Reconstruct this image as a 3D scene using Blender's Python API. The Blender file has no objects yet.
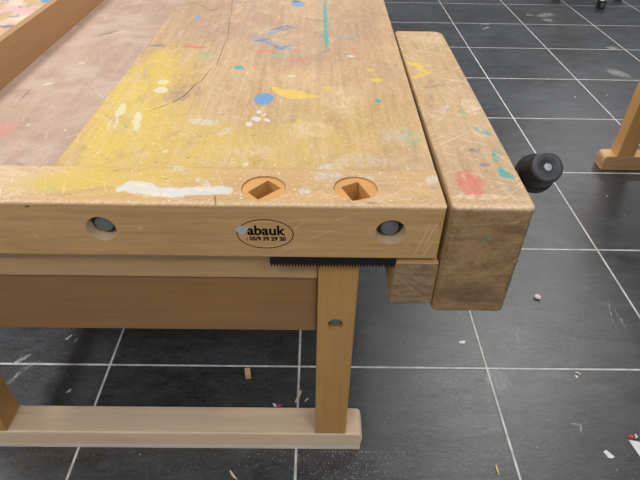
import bpy, bmesh, math, random
from mathutils import Vector, Matrix
from mathutils.geometry import delaunay_2d_cdt

rnd = random.Random(7)
SC = bpy.context.scene
COL = SC.collection
PI = math.pi

# ------------------------------------------------------------------ marks of paint and dirt
# (x, y or z, half length, half width, turn in degrees, colour, patchiness, strength), metres
SLAB_MARKS = [
    (-0.2795, 0.1574, 0.0567, 0.0547, 63.6, 'mauve', 1, 0.75),
    (-0.2878, 0.1283, 0.0387, 0.033, 63.5, 'mauve', 1, 0.6),
    (-0.3096, 0.5759, 0.1797, 0.2052, 2.8, 'mauve', 1, 0.5),
    (-0.0017, 0.3811, 0.1919, 0.1211, 2.4, 'mauve', 1, 0.45),
    (0.1818, 0.698, 0.113, 0.3145, 2.9, 'mauve', 1, 0.35),
    (-0.0795, 0.1243, 0.0247, 0.0365, 2.0, 'blue', 0, 0.95),
    (-0.0145, 0.1552, 0.0429, 0.0278, -16.7, 'yellow', 0, 0.85),
    (0.0242, 0.1449, 0.0289, 0.0143, -5.2, 'yellow', 0, 0.7),
    (-0.0496, 0.1775, 0.0297, 0.0118, -51.8, 'yellow', 0, 0.8),
    (0.0728, 0.1941, 0.0124, 0.0152, 2.1, 'yellow', 0, 0.6),
    (0.1986, 0.2492, 0.017, 0.0147, -34.3, 'yellow', 0, 0.8),
    (0.1883, 0.3162, 0.0107, 0.014, 2.3, 'yellow', 0, 0.7),
    (-0.0216, 0.267, 0.0129, 0.01, 2.2, 'cream', 0, 0.7),
    (0.0067, 0.0122, 0.0066, 0.0097, 1.8, 'yellow', 0, 0.7),
    (0.0714, 0.7448, 0.3757, 0.0085, 89.8, 'teal', 3, 0.9),
    (0.0712, 0.5487, 0.1077, 0.009, 89.5, 'teal', 0, 0.8),
    (0.0688, 0.8342, 0.1874, 0.0055, 89.6, 'teal', 0, 0.7),
    (0.0715, 0.5851, 0.0153, 0.037, 2.8, 'teal', 1, 0.6),
    (-0.1616, 0.3197, 0.0139, 0.0167, 28.5, 'teal', 0, 0.85),
    (0.1903, 0.1224, 0.0079, 0.011, 23.5, 'teal', 0, 0.9),
    (-0.0245, 0.9256, 0.0283, 0.0402, 3.3, 'blue', 0, 0.8),
    (-0.0327, 0.957, 0.0179, 0.0155, 3.4, 'navy', 0, 0.9),
    (-0.0856, 0.6151, 0.0701, 0.0143, 48.5, 'blue', 1, 0.85),
    (-0.0594, 0.6455, 0.0187, 0.0197, 2.9, 'navy', 1, 0.7),
    (-0.1002, 0.5229, 0.1026, 0.0261, -40.5, 'blue', 1, 0.6),
    (-0.0472, 0.4659, 0.0229, 0.0206, 2.6, 'blue', 1, 0.6),
    (-0.1193, 0.5397, 0.0304, 0.0125, 35.8, 'inkblue', 0, 0.6),
    (-0.0866, 0.4977, 0.0507, 0.0082, -46.4, 'inkblue', 1, 0.9),
    (-0.048, 0.4825, 0.0315, 0.0074, 49.3, 'inkblue', 0, 0.6),
    (-0.0756, 0.6546, 0.0386, 0.0097, 41.3, 'inkblue', 0, 0.75),
    (-0.0416, 0.6663, 0.0271, 0.007, -46.4, 'inkblue', 0, 0.7),
    (0.037, 0.743, 0.0476, 0.0083, -16.2, 'crack', 1, 0.7),
    (0.0818, 0.4634, 0.0337, 0.0049, 32.9, 'crack', 1, 0.5),
    (0.1379, 0.5699, 0.0383, 0.0173, 17.1, 'teal', 1, 0.5),
    (-0.3631, 0.8812, 0.074, 0.0095, -42.2, 'crack', 1, 0.6),
    (-0.3144, 0.8361, 0.0372, 0.0106, 36.3, 'crack', 1, 0.6),
    (-0.2312, 0.9388, 0.0339, 0.0106, -28.2, 'crack', 1, 0.6),
    (-0.0582, 0.4093, 0.028, 0.0093, 10.8, 'green', 0, 0.5),
    (-0.3456, 0.7442, 0.0129, 0.027, 3.1, 'blue', 0, 0.6),
    (-0.103, 0.4471, 0.0348, 0.0071, -8.7, 'red', 0, 0.7),
    (-0.01, 0.3808, 0.0398, 0.0065, 18.5, 'red', 0, 0.6),
    (-0.3055, 0.4708, 0.0446, 0.0095, -8.7, 'red', 0, 0.8),
    (0.1533, 0.4584, 0.0115, 0.0245, 2.5, 'red', 1, 0.6),
    (0.14, 0.4179, 0.0119, 0.0089, -24.7, 'white', 0, 0.8),
    (-0.0391, 0.3071, 0.0398, 0.0064, 27.4, 'red', 1, 0.5),
    (-0.416, 0.4784, 0.0256, 0.0101, 2.6, 'grey', 0, 0.8),
    (-0.3916, 0.9042, 0.0684, 0.0378, -44.9, 'grey', 1, 0.4),
    (-0.4948, 0.7149, 0.0127, 0.0106, 3.0, 'grey', 0, 0.4),
    (-0.0885, 0.019, 0.0103, 0.0142, 23.7, 'white', 0, 0.95),
    (-0.1014, -0.0056, 0.0076, 0.0119, 1.8, 'white', 0, 0.95),
    (-0.0851, 0.0542, 0.0068, 0.0103, 1.9, 'white', 0, 0.95),
    (-0.0639, 0.0149, 0.0111, 0.0061, -48.6, 'white', 0, 0.95),
    (-0.0725, 0.0394, 0.0108, 0.0038, 66.2, 'white', 0, 0.9),
    (-0.198, 0.001, 0.042, 0.0178, -14.8, 'white', 1, 0.7),
    (-0.1467, -0.0394, 0.0249, 0.0104, 56.7, 'white', 1, 0.7),
    (-0.2345, -0.0555, 0.0116, 0.006, -17.8, 'white', 1, 0.7),
    (-0.3323, 0.1673, 0.0171, 0.021, 32.5, 'cream', 0, 0.9),
    (-0.3386, 0.216, 0.0148, 0.0164, 2.2, 'cream', 0, 0.8),
    (-0.396, 0.0543, 0.041, 0.0113, 93.4, 'cream', 0, 0.85),
    (-0.3932, -0.0146, 0.0356, 0.0135, 97.7, 'cream', 1, 0.8),
    (-0.3458, 0.0012, 0.0488, 0.0096, 102.8, 'cream', 0, 0.85),
    (-0.3767, -0.0046, 0.018, 0.0068, 97.0, 'green', 1, 0.5),
    (-0.3616, -0.0276, 0.0063, 0.0069, 1.7, 'green', 0, 0.6),
    (-0.2664, 0.4081, 0.0496, 0.0624, 2.5, 'green', 1, 0.35),
    (0.2441, -0.0592, 0.0254, 0.0352, 1.7, 'green', 1, 0.4),
    (0.2118, -0.0468, 0.0701, 0.0496, 36.3, 'white', 1, 0.35),
    (0.1122, 0.1253, 0.0618, 0.1241, 2.0, 'pale', 1, 0.35),
    (0.1352, -0.1526, 0.059, 0.0307, 1.5, 'white', 1, 0.3),
    (0.0315, -0.0295, 0.0557, 0.0413, 1.7, 'pale', 1, 0.3),
    (-0.0877, -0.1191, 0.08, 0.0324, 1.6, 'pale', 1, 0.3),
    (0.0719, -0.1843, 0.0282, 0.0174, 19.8, 'white', 1, 0.6),
    (-0.0898, -0.1736, 0.0058, 0.0075, 1.5, 'white', 0, 0.8),
    (-0.2558, -0.1278, 0.0069, 0.008, 1.6, 'cream', 0, 0.6),
    (-0.2149, -0.1915, 0.0169, 0.0071, -19.4, 'white', 0, 0.7),
    (-0.2546, 0.8997, 0.1864, 0.0024, 96.5, 'crack', 3, 0.8),
    (-0.2341, 0.6665, 0.1763, 0.0022, 95.7, 'crack', 3, 0.85),
    (-0.2245, 0.4257, 0.15, 0.0021, 90.9, 'crack', 3, 0.85),
    (-0.2398, 0.2651, 0.0867, 0.0022, 82.4, 'crack', 3, 0.85),
    (-0.2614, 0.1758, 0.0547, 0.0023, 77.9, 'crack', 3, 0.85),
    (-0.2773, 0.123, 0.0333, 0.0028, 65.6, 'crack', 3, 0.8),
    (-0.3126, 0.0728, 0.0328, 0.0028, 47.5, 'crack', 0, 0.5),
]
RAIL_MARKS = [
    (-0.4272, -0.262, 0.0088, 0.0163, 1.3, 'green', 1, 0.8),
    (-0.4072, -0.2583, 0.0266, 0.0026, 105.5, 'cream', 0, 0.7),
    (-0.4877, -0.2858, 0.0159, 0.0068, 43.7, 'cream', 1, 0.5),
    (-0.2711, -0.2584, 0.0364, 0.0216, -18.3, 'white', 0, 0.92),
    (-0.3013, -0.2656, 0.0142, 0.0113, 1.3, 'white', 0, 0.92),
    (-0.2229, -0.2734, 0.0473, 0.017, -5.7, 'white', 0, 0.92),
    (-0.1616, -0.2688, 0.0563, 0.0162, 5.0, 'white', 0, 0.9),
    (-0.123, -0.2647, 0.0225, 0.0154, -12.6, 'white', 0, 0.85),
    (-0.2477, -0.2803, 0.0439, 0.0091, -7.3, 'pale', 1, 0.6),
    (-0.2728, -0.2519, 0.0278, 0.006, -15.4, 'pale', 1, 0.6),
    (-0.1799, -0.266, 0.0531, 0.0039, 3.1, 'pale', 1, 0.7),
    (-0.1613, -0.2392, 0.0223, 0.0099, -41.4, 'white', 1, 0.75),
    (-0.2123, -0.1951, 0.015, 0.0072, 1.4, 'white', 1, 0.6),
    (0.0258, -0.2645, 0.0121, 0.0115, 34.5, 'white', 1, 0.95),
    (0.0677, -0.213, 0.0304, 0.0207, 10.6, 'white', 1, 0.6),
    (0.1386, -0.2183, 0.0203, 0.0096, -34.4, 'white', 1, 0.8),
    (0.2651, -0.2221, 0.0151, 0.021, -51.8, 'white', 1, 0.8),
    (0.2635, -0.2425, 0.0095, 0.0098, -35.7, 'grey', 1, 0.7),
    (0.2261, -0.2853, 0.0125, 0.0047, 1.3, 'grey', 1, 0.6),
    (0.1435, -0.2995, 0.0105, 0.0037, 1.3, 'grey', 1, 0.6),
    (0.2777, -0.2747, 0.0258, 0.0071, 68.7, 'red', 1, 0.4),
    (-0.4038, -0.2383, 0.1388, 0.0492, 9.2, 'gold', 0, 0.65),
    (-0.1306, -0.2963, 0.0186, 0.0017, 98.7, 'crack', 0, 0.7),
]
VISE_MARKS = [
    (0.3297, -0.2343, 0.0298, 0.0508, 1.4, 'red', 1, 0.85),
    (0.3304, -0.2476, 0.0203, 0.0331, 1.3, 'red', 0, 0.45),
    (0.3137, 0.3571, 0.0295, 0.0135, -47.4, 'yellow', 0, 0.85),
    (0.329, 0.3149, 0.0279, 0.0107, -55.6, 'yellow', 0, 0.8),
    (0.3132, 0.28, 0.0301, 0.0105, 33.5, 'yellow', 0, 0.75),
    (0.2845, 0.3201, 0.0107, 0.0211, 2.3, 'yellow', 1, 0.7),
    (0.3465, 0.2165, 0.0424, 0.0073, 20.0, 'grey', 1, 0.8),
    (0.3479, 0.0895, 0.0759, 0.0093, 71.9, 'white', 1, 0.6),
    (0.3153, 0.1323, 0.046, 0.0071, 80.8, 'grey', 1, 0.5),
    (0.4042, 0.1021, 0.0237, 0.0489, 1.9, 'pale', 1, 0.5),
    (0.4025, -0.023, 0.0256, 0.0108, -46.3, 'teal', 1, 0.7),
    (0.3798, 0.0642, 0.0092, 0.0155, 1.9, 'green', 1, 0.7),
    (0.3661, -0.1067, 0.0139, 0.0127, 19.5, 'grey', 1, 0.85),
    (0.3641, -0.1067, 0.0062, 0.0082, 1.6, 'crack', 0, 0.5),
    (0.3743, -0.1654, 0.0118, 0.0075, 1.5, 'grey', 0, 0.7),
    (0.406, -0.1258, 0.0378, 0.0087, 70.8, 'teal', 1, 0.95),
    (0.4055, -0.2012, 0.0203, 0.0121, -63.5, 'teal', 0, 0.8),
    (0.4008, -0.1833, 0.0078, 0.0146, 1.4, 'teal', 1, 0.8),
    (0.3977, -0.2494, 0.0074, 0.0165, 1.3, 'teal', 1, 0.35),
    (0.3853, 0.5635, 0.0763, 0.0542, 2.7, 'pale', 1, 0.35),
    (0.3382, -0.2765, 0.054, 0.0095, 1.3, 'pale', 1, 0.5),
]
TRAY_MARKS = [
    (-0.7568, 0.161, 0.0547, 0.0707, 1.7, 'redblur', 0, 0.4),
    (-0.7269, 0.9103, 0.0695, 0.0093, 47.2, 'crack', 0, 0.5),
    (-0.6837, 0.9237, 0.0668, 0.0083, 46.8, 'cream', 0, 0.7),
    (-0.7518, 0.4536, 0.0166, 0.007, 36.0, 'cream', 0, 0.9),
    (-0.7108, 0.6245, 0.0122, 0.0108, 32.1, 'cream', 0, 0.6),
    (-0.7853, 0.3738, 0.0437, 0.0024, 91.0, 'crack', 0, 0.5),
    (-0.856, 1.0207, 0.0178, 0.0089, 20.4, 'crack', 0, 0.5),
    (-0.6283, -0.007, 0.0218, 0.0032, -27.5, 'crack', 0, 0.4),
    (-0.5724, 0.9752, 0.0145, 0.0143, 19.3, 'red', 1, 0.6),
    (-0.5043, 0.607, 0.0095, 0.0069, 2.3, 'cream', 0, 0.7),
    (-0.575, 0.3813, 0.028, 0.0024, -50.4, 'cream', 0, 0.6),
    (-0.6987, 0.1904, 0.009, 0.0047, 70.4, 'cream', 0, 0.7),
    (-0.5946, 0.1659, 0.005, 0.0055, 1.7, 'cream', 0, 0.7),
    (-0.56, 0.14, 0.0301, 0.0037, 47.9, 'cream', 1, 0.5),
]
NB_MARKS = [
    (-0.9785, 0.8219, 0.0818, 0.0376, -30.4, 'pink', 0, 0.8),
    (-0.9135, 0.7795, 0.0889, 0.0262, -35.7, 'pink', 0, 0.8),
    (-0.9051, 0.9242, 0.0292, 0.0337, 23.5, 'blue', 0, 0.9),
    (-0.9049, 0.7142, 0.0406, 0.0131, 82.8, 'cream', 0, 0.9),
    (-0.9152, 0.6317, 0.0301, 0.0158, 2.9, 'grey', 0, 0.85),
    (-0.898, 0.8383, 0.0164, 0.0299, 42.2, 'white', 1, 0.9),
    (-0.9594, 0.7007, 0.0248, 0.0315, 3.0, 'yellow', 1, 0.5),
    (-0.9525, 0.8471, 0.0261, 0.0244, 43.0, 'grey', 1, 0.6),
    (-1.0235, 0.8919, 0.0472, 0.0199, 3.4, 'cream', 1, 0.7),
    (-0.876, 0.6337, 0.0289, 0.0206, 39.3, 'pink', 1, 0.5),
    (-0.887, 0.5571, 0.0219, 0.0243, 38.4, 'pale', 1, 0.6),
    (-0.8693, 0.7055, 0.0152, 0.0326, 40.2, 'pale', 0, 0.7),
    (-0.9477, 0.909, 0.034, 0.0126, 3.4, 'yellow', 1, 0.6),
]
FLOOR_MARKS = [
    (-0.8865, 0.0193, 0.0303, 0.0073, 47.0, 'scuff', 1, 0.9),
    (-0.8708, -0.031, 0.025, 0.0084, 62.0, 'scuff', 1, 0.5),
    (-0.8496, -0.0077, 0.0222, 0.0066, 54.2, 'scuff', 1, 0.5),
    (-0.8821, -0.0611, 0.0216, 0.0083, 61.9, 'scuff', 1, 0.4),
    (-0.6936, -0.099, 0.0106, 0.004, 42.7, 'scuff', 0, 0.9),
    (-0.7709, 0.1121, 0.0162, 0.0035, 64.4, 'scuff', 0, 0.8),
    (-0.7432, 0.0995, 0.0132, 0.0026, 67.6, 'scuff', 0, 0.6),
    (2.0756, 3.8758, 0.1343, 0.0627, 28.3, 'scuff', 1, 0.6),
    (2.0527, 3.7283, 0.0624, 0.0627, 3.0, 'scuff', 1, 0.6),
    (1.9389, 3.8683, 0.0438, 0.0311, -33.2, 'scuff', 1, 0.5),
    (1.4766, 3.5866, 0.0656, 0.0251, 14.7, 'scuff', 1, 0.8),
    (1.45, 3.4781, 0.0557, 0.016, 43.0, 'scuff', 1, 0.6),
    (2.1357, 2.5268, 0.1151, 0.0716, -57.2, 'scuff', 1, 0.6),
    (2.3138, 3.0361, 0.0632, 0.0444, 2.6, 'scuff', 1, 0.7),
    (1.1082, 0.2622, 0.0813, 0.0035, 73.3, 'scuff', 1, 0.5),
    (1.1273, 0.2238, 0.0759, 0.004, 87.3, 'scuff', 1, 0.5),
    (0.7408, 0.1405, 0.0627, 0.0041, 79.5, 'scuff', 1, 0.35),
    (0.8089, -0.1964, 0.0191, 0.0028, -11.4, 'scuff', 0, 0.3),
    (0.8203, -0.2123, 0.0161, 0.0023, 77.3, 'scuff', 0, 0.35),
    (0.6237, -0.0447, 0.0465, 0.0367, -39.7, 'scuff', 1, 0.22),
]
RAILF_MARKS = [
    (0.2392, 0.7727, 0.0459, 0.001, 74.6, 'scratch', 0, 0.7),
    (0.2524, 0.7822, 0.0329, 0.001, 73.1, 'scratch', 0, 0.7),
    (0.2517, 0.7492, 0.021, 0.0013, 68.6, 'scratch', 0, 0.6),
    (0.2676, 0.8007, 0.0202, 0.0009, 99.0, 'crack', 0, 0.6),
    (0.0537, 0.7815, 0.0296, 0.0009, 25.8, 'scratch', 0, 0.5),
    (0.0178, 0.8036, 0.0191, 0.0008, 36.4, 'scratch', 0, 0.5),
    (-0.001, 0.7501, 0.0305, 0.0009, 23.5, 'scratch', 0, 0.5),
    (-0.2676, 0.7925, 0.0045, 0.0027, 0.9, 'scratch', 0, 0.6),
    (-0.4535, 0.8366, 0.0052, 0.0021, 0.9, 'crack', 0, 0.9),
    (0.0935, 0.8202, 0.0177, 0.0011, 19.5, 'scratch', 0, 0.5),
]
VISEF_MARKS = [
    (0.355, 0.7768, 0.014, 0.006, 14.2, 'green', 1, 0.4),
    (0.4283, 0.7324, 0.0177, 0.0021, 36.7, 'scratch', 0, 0.8),
    (0.3981, 0.8161, 0.01, 0.0014, 20.8, 'scratch', 0, 0.6),
]

PAINT = {
    'gold': (.60, .43, .075), 'mauve': (.34, .215, .16), 'blue': (.09, .28, .50), 'yellow': (.68, .48, .08),
    'cream': (.64, .59, .37), 'teal': (.02, .34, .33), 'green': (.10, .45, .25), 'navy': (.04, .08, .20),
    'red': (.62, .13, .10), 'white': (.60, .585, .55), 'inkblue': (.07, .16, .32), 'grey': (.17, .18, .20), 'pale': (.78, .66, .50),
    'crack': (.09, .06, .055), 'redblur': (.60, .22, .18), 'pink': (.78, .42, .42), 'scuff': (.62, .62, .62),
    'scratch': (.72, .60, .42), 'grime': (.13, .08, .045), 'wear': (.72, .55, .40),
}

# ------------------------------------------------------------------ node helpers
class NT:
    def __init__(self, name):
        self.m = bpy.data.materials.new(name)
        self.m.use_nodes = True
        self.t = self.m.node_tree
        self.t.nodes.clear()
        self.out = self.n('ShaderNodeOutputMaterial')
        self.b = self.n('ShaderNodeBsdfPrincipled')
        self.l(self.b.outputs[0], self.out.inputs[0])
        self.tc = self.n('ShaderNodeTexCoord').outputs['Object']

    def n(self, t, **k):
        x = self.t.nodes.new(t)
        for a, v in k.items():
            setattr(x, a, v)
        return x

    def l(self, a, b):
        self.t.links.new(a, b)

    def put(self, sock, v):
        if hasattr(v, 'links') or hasattr(v, 'is_linked'):
            self.l(v, sock)
        elif isinstance(v, (tuple, list)) and len(v) == 3 and sock.type == 'RGBA':
            sock.default_value = (*v, 1)
        else:
            sock.default_value = v

    def mapping(self, src, loc=(0, 0, 0), rot=(0, 0, 0), sc=(1, 1, 1), kind='POINT'):
        m = self.n('ShaderNodeMapping', vector_type=kind)
        self.l(src, m.inputs[0])
        m.inputs['Location'].default_value = loc
        m.inputs['Rotation'].default_value = rot
        m.inputs['Scale'].default_value = sc
        return m.outputs[0]

    def noise(self, src, scale, detail=4, rough=.55, dist=0.):
        n = self.n('ShaderNodeTexNoise')
        self.l(src, n.inputs['Vector'])
        n.inputs['Scale'].default_value = scale
        n.inputs['Detail'].default_value = detail
        n.inputs['Roughness'].default_value = rough
        n.inputs['Distortion'].default_value = dist
        return n.outputs['Fac']

    def rng(self, v, a, b, c=0., d=1., smooth=False):
        m = self.n('ShaderNodeMapRange')
        if smooth:
            m.interpolation_type = 'SMOOTHSTEP'
        self.put(m.inputs[0], v)
        for i, x in enumerate((a, b, c, d)):
            m.inputs[i + 1].default_value = x
        return m.outputs[0]

    def math(self, op, a, b=0., clamp=False):
        m = self.n('ShaderNodeMath', operation=op)
        m.use_clamp = clamp
        self.put(m.inputs[0], a)
        self.put(m.inputs[1], b)
        return m.outputs[0]

    def mix(self, f, a, b, mode='MIX'):
        m = self.n('ShaderNodeMix', data_type='RGBA', blend_type=mode)
        self.put(m.inputs['Factor'], f)
        self.put(m.inputs['A'], a)
        self.put(m.inputs['B'], b)
        return m.outputs['Result']

    def bump(self, h, strength, dist=.001):
        b = self.n('ShaderNodeBump')
        b.inputs['Strength'].default_value = strength
        b.inputs['Distance'].default_value = dist
        self.l(h, b.inputs['Height'])
        self.l(b.outputs[0], self.b.inputs['Normal'])

    def wobble(self, src, scale, amt):
        n = self.n('ShaderNodeTexNoise')
        self.l(src, n.inputs['Vector'])
        n.inputs['Scale'].default_value = scale
        n.inputs['Detail'].default_value = 3
        s = self.n('ShaderNodeVectorMath', operation='SUBTRACT')
        self.l(n.outputs['Color'], s.inputs[0])
        s.inputs[1].default_value = (.5, .5, .5)
        k = self.n('ShaderNodeVectorMath', operation='SCALE')
        self.l(s.outputs[0], k.inputs[0])
        k.inputs['Scale'].default_value = amt
        a = self.n('ShaderNodeVectorMath', operation='ADD')
        self.l(src, a.inputs[0])
        self.l(k.outputs[0], a.inputs[1])
        return a.outputs[0]

    def masks(self):
        """shared coordinates and patch masks used by all the marks of one material"""
        self.fine = self.wobble(self.tc, 190, .0045)
        self.mid = self.wobble(self.wobble(self.tc, 45, .016), 220, .005)
        self.soft = self.wobble(self.tc, 28, .03)
        p1 = self.rng(self.noise(self.mapping(self.tc, rot=(0, 0, .5), sc=(1, .45, 1)), 95, 6, .8, .4), .42, .58)
        p2 = self.rng(self.noise(self.tc, 420, 2, .6), .60, .70)
        self.pat = {0: None, 3: None, 1: p1, 2: p2}

    def mark(self, col, loc, rad, rot, paint, patch, k, soft=None, hard=None):
        big = max(rad) > .06 if soft is None else soft
        mi = min(rad[0], rad[1]) if rad[2] >= .03 else min(rad[0], rad[2])
        src = self.soft if big else (self.mid if mi > .008 else (self.fine if mi > .0014 else self.tc))
        if patch == 3:
            src = self.tc
        v = self.mapping(src, loc, rot, rad, 'TEXTURE')
        ln = self.n('ShaderNodeVectorMath', operation='LENGTH')
        self.l(v, ln.inputs[0])
        e = .3 if big else .82
        if hard is not None:
            e = hard
        f = self.rng(ln.outputs['Value'], 1.0, e, 0, k, True)
        if self.pat[patch] is not None:
            f = self.math('MULTIPLY', f, self.pat[patch])
        return self.mix(f, col, PAINT[paint])

    def top_marks(self, col, marks, z, origin=(0, 0, 0)):
        for x, y, rx, ry, a, p, patch, k in marks:
            col = self.mark(col, (x - origin[0], y - origin[1], z - origin[2]), (max(rx, .0009), max(ry, .0009), .03),
                            (0, 0, math.radians(a)), p, patch, k)
        return col

    def front_marks(self, col, marks, y, origin=(0, 0, 0)):
        for x, z, rx, rz, a, p, patch, k in marks:
            col = self.mark(col, (x - origin[0], y - origin[1], z - origin[2]), (max(rx, .0009), .004, max(rz, .0007)),
                            (0, -math.radians(a), 0), p, patch, k)
        return col


def wood_base(N, light, dark, axis=0, fine=70, contrast=1., off=(0, 0, 0)):
    """streaks of grain along one axis plus broad tone changes; returns colour and height"""
    sc = [1, 1, 1]
    sc[axis] = .06
    g = N.mapping(N.tc, off, (0, 0, 0), sc)
    a = N.noise(g, fine, 5, .65, .3)
    b = N.noise(g, fine * 3.6, 3, .6)
    c = N.noise(N.tc, 5, 3, .5)
    s = N.math('ADD', N.math('MULTIPLY', a, .6), N.math('ADD', N.math('MULTIPLY', b, .22), N.math('MULTIPLY', c, .3)))
    f = N.rng(s, .56 - .16 / contrast, .56 + .16 / contrast)
    return N.mix(f, dark, light), s


def mottle(N, col, axis=1, k=1.):
    """handled, grimy wood: pale rubbed blotches, brown grime and fine dark nicks"""
    sc = [1.6, 1.6, 1]
    sc[axis] = .7
    v = N.mapping(N.tc, sc=sc)
    col = N.mix(N.rng(N.noise(v, 17, 7, .72, .5), .50, .68, 0, .42 * k), col, (.60, .45, .28))
    col = N.mix(N.rng(N.noise(N.mapping(v, (4, 2, 1)), 13, 7, .74, .6), .52, .70, 0, .50 * k), col, (.36, .23, .13))
    col = N.mix(N.rng(N.noise(N.mapping(v, (1, 9, 1)), 40, 6, .8), .60, .68, 0, .38 * k), col, (.72, .62, .48))
    w = N.mapping(N.mapping(N.tc, rot=(0, 0, .9)), sc=(1, .3, 1))
    return N.mix(N.rng(N.noise(w, 120, 3, .6), .68, .73, 0, .55 * k), col, (.20, .12, .07))


def scratches(N, col, colour, k=.5, scale=1., lo=.66, axis_turns=(.4, -.7, 1.2)):
    for i, t in enumerate(axis_turns):
        v = N.mapping(N.mapping(N.tc, (i * 3.1, i, 0), (0, 0, t)), sc=(9 * scale, 260 * scale, 60 * scale))
        f = N.rng(N.noise(v, 1, 2, .5), lo, lo + .05, 0, k)
        col = N.mix(f, col, colour)
    return col


def specks(N, col, colour, scale, lo, k=.8):
    f = N.rng(N.noise(N.tc, scale, 2, .5), lo, lo + .035, 0, k)
    return N.mix(f, col, colour)


def done(N, col, rough=.5, spec=.35):
    N.put(N.b.inputs['Base Color'], col)
    N.put(N.b.inputs['Roughness'], rough)
    N.b.inputs['Specular IOR Level'].default_value = spec
    return N.m


def plain(name, c, rough=.5, metal=0., spec=.5, bump=None):
    N = NT(name)
    n = N.noise(N.tc, 60, 3)
    col = N.mix(N.rng(n, .3, .7), tuple(x * .86 for x in c), tuple(min(1, x * 1.1) for x in c))
    N.b.inputs['Metallic'].default_value = metal
    if bump:
        N.bump(N.noise(N.tc, bump[0], 3), bump[1], .0006)
    return done(N, col, rough, spec)


def smooth_wood(name, light, dark, axis, fine=60, rough=.5, dust=0., contrast=.8):
    N = NT(name)
    col, h = wood_base(N, light, dark, axis, fine, contrast)
    if dust:
        col = specks(N, col, (.85, .78, .65), 260, .70, dust)
    N.bump(h, .12, .0006)
    return done(N, col, rough, .3)


BENCH = (-.36, -.24, 0.)            # base of the near workbench (between its near posts)

# worn painted slab of the bench top; the wood is one continuous pattern, each stretch of the top carries its own marks
SLAB_CUTS = [-.1895, -.02, .12, .32, .62, 1.62]
def slab_material(y0, y1):
    N = NT('worn_painted_top')
    col, h = wood_base(N, (.58, .385, .19), (.36, .22, .10), 1, 85, 1.15)
    lam = N.n('ShaderNodeTexWhiteNoise', noise_dimensions='1D')
    sep = N.n('ShaderNodeSeparateXYZ'); N.l(N.tc, sep.inputs[0])
    N.l(N.math('FLOOR', N.math('MULTIPLY', sep.outputs[0], 17.)), lam.inputs['W'])
    col = N.mix(N.rng(lam.outputs['Value'], 0, 1, 0, .25), col, (.64, .47, .27))
    N.masks()
    o = BENCH
    # broad ochre stain over the near left and middle
    for x, y, rx, ry, a, k in ((-.36, .08, .17, .50, 0, .62), (-.28, -.10, .26, .20, 0, .55), (-.05, -.12, .30, .16, 0, .42), (.10, .02, .25, .20, 0, .25)):
        col = N.mark(col, (x - o[0], y - o[1], .845), (rx, ry, .1), (0, 0, a), 'gold', 0, k, True, .35)
    col = N.mark(col, (-.375 - o[0], .13 - o[1], .845), (.085, .38, .1), (0, 0, 0), 'gold', 0, .85, True, .6)
    # mauve grey weathering over the far part
    for x, y, rx, ry, k in ((-.25, .80, .30, .36, .55), (.0, .55, .3, .28, .42), (.16, .9, .2, .4, .40)):
        col = N.mark(col, (x - o[0], y - o[1], .845), (rx, ry, .1), (0, 0, 0), 'mauve', 0, k, True, .35)
    col = mottle(N, col, 1, 1.35)
    col = specks(N, col, (.30, .18, .10), 95, .66, .35)
    col = specks(N, col, (.80, .70, .56), 130, .665, .5)
    col = scratches(N, col, (.76, .64, .46), .30, 1., .675)
    fx = N.math('FRACT', N.math('MULTIPLY', sep.outputs[0], 17.))
    col = N.mix(N.rng(fx, .0, .035, .38, 0), col, (.25, .15, .08))
    col = scratches(N, col, (.24, .15, .10), .4, .8, .70, (.9, -.3))
    col = N.top_marks(col, [s for s in SLAB_MARKS if s[1] + max(s[2], s[3]) + .012 > y0 and s[1] - max(s[2], s[3]) - .012 < y1], .845, o)
    col = specks(N, col, (.90, .86, .78), 330, .71, .8)
    hh = N.math('ADD', h, N.noise(N.tc, 240, 3))
    N.bump(hh, .35, .0008)
    return done(N, col, .48, .4)

o = BENCH
M_SLAB = [slab_material(a_, b_) for a_, b_ in zip(SLAB_CUTS, SLAB_CUTS[1:])]

# near end rail: top like the slab, face plain brown
N = NT('worn_end_rail')
col, h = wood_base(N, (.66, .42, .185), (.45, .27, .11), 0, 70, 1.)
N.masks()
sep = N.n('ShaderNodeSeparateXYZ'); N.l(N.tc, sep.inputs[0])
topm = N.rng(N.math('ADD', sep.outputs[2], N.math('MULTIPLY', N.math('SUBTRACT', N.noise(N.tc, 260, 3), .5), .004)), .8395, .8445)
tcol = N.mix(.45, col, (.50, .335, .155))
tcol = N.mark(tcol, (-.30 - o[0], -.22 - o[1], .845), (.22, .10, .1), (0, 0, 0), 'gold', 0, .7, True, .3)
tcol = N.mark(tcol, (-.60 - o[0], -.22 - o[1], .845), (.25, .14, .1), (0, 0, 0), 'pale', 0, .35, True, .3)
tcol = mottle(N, tcol, 0, 1.3)
tcol = specks(N, tcol, (.85, .78, .64), 130, .66, .5)
tcol = specks(N, tcol, (.26, .17, .11), 110, .67, .5)
tcol = scratches(N, tcol, (.82, .70, .52), .45, 1., .665)
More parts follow.
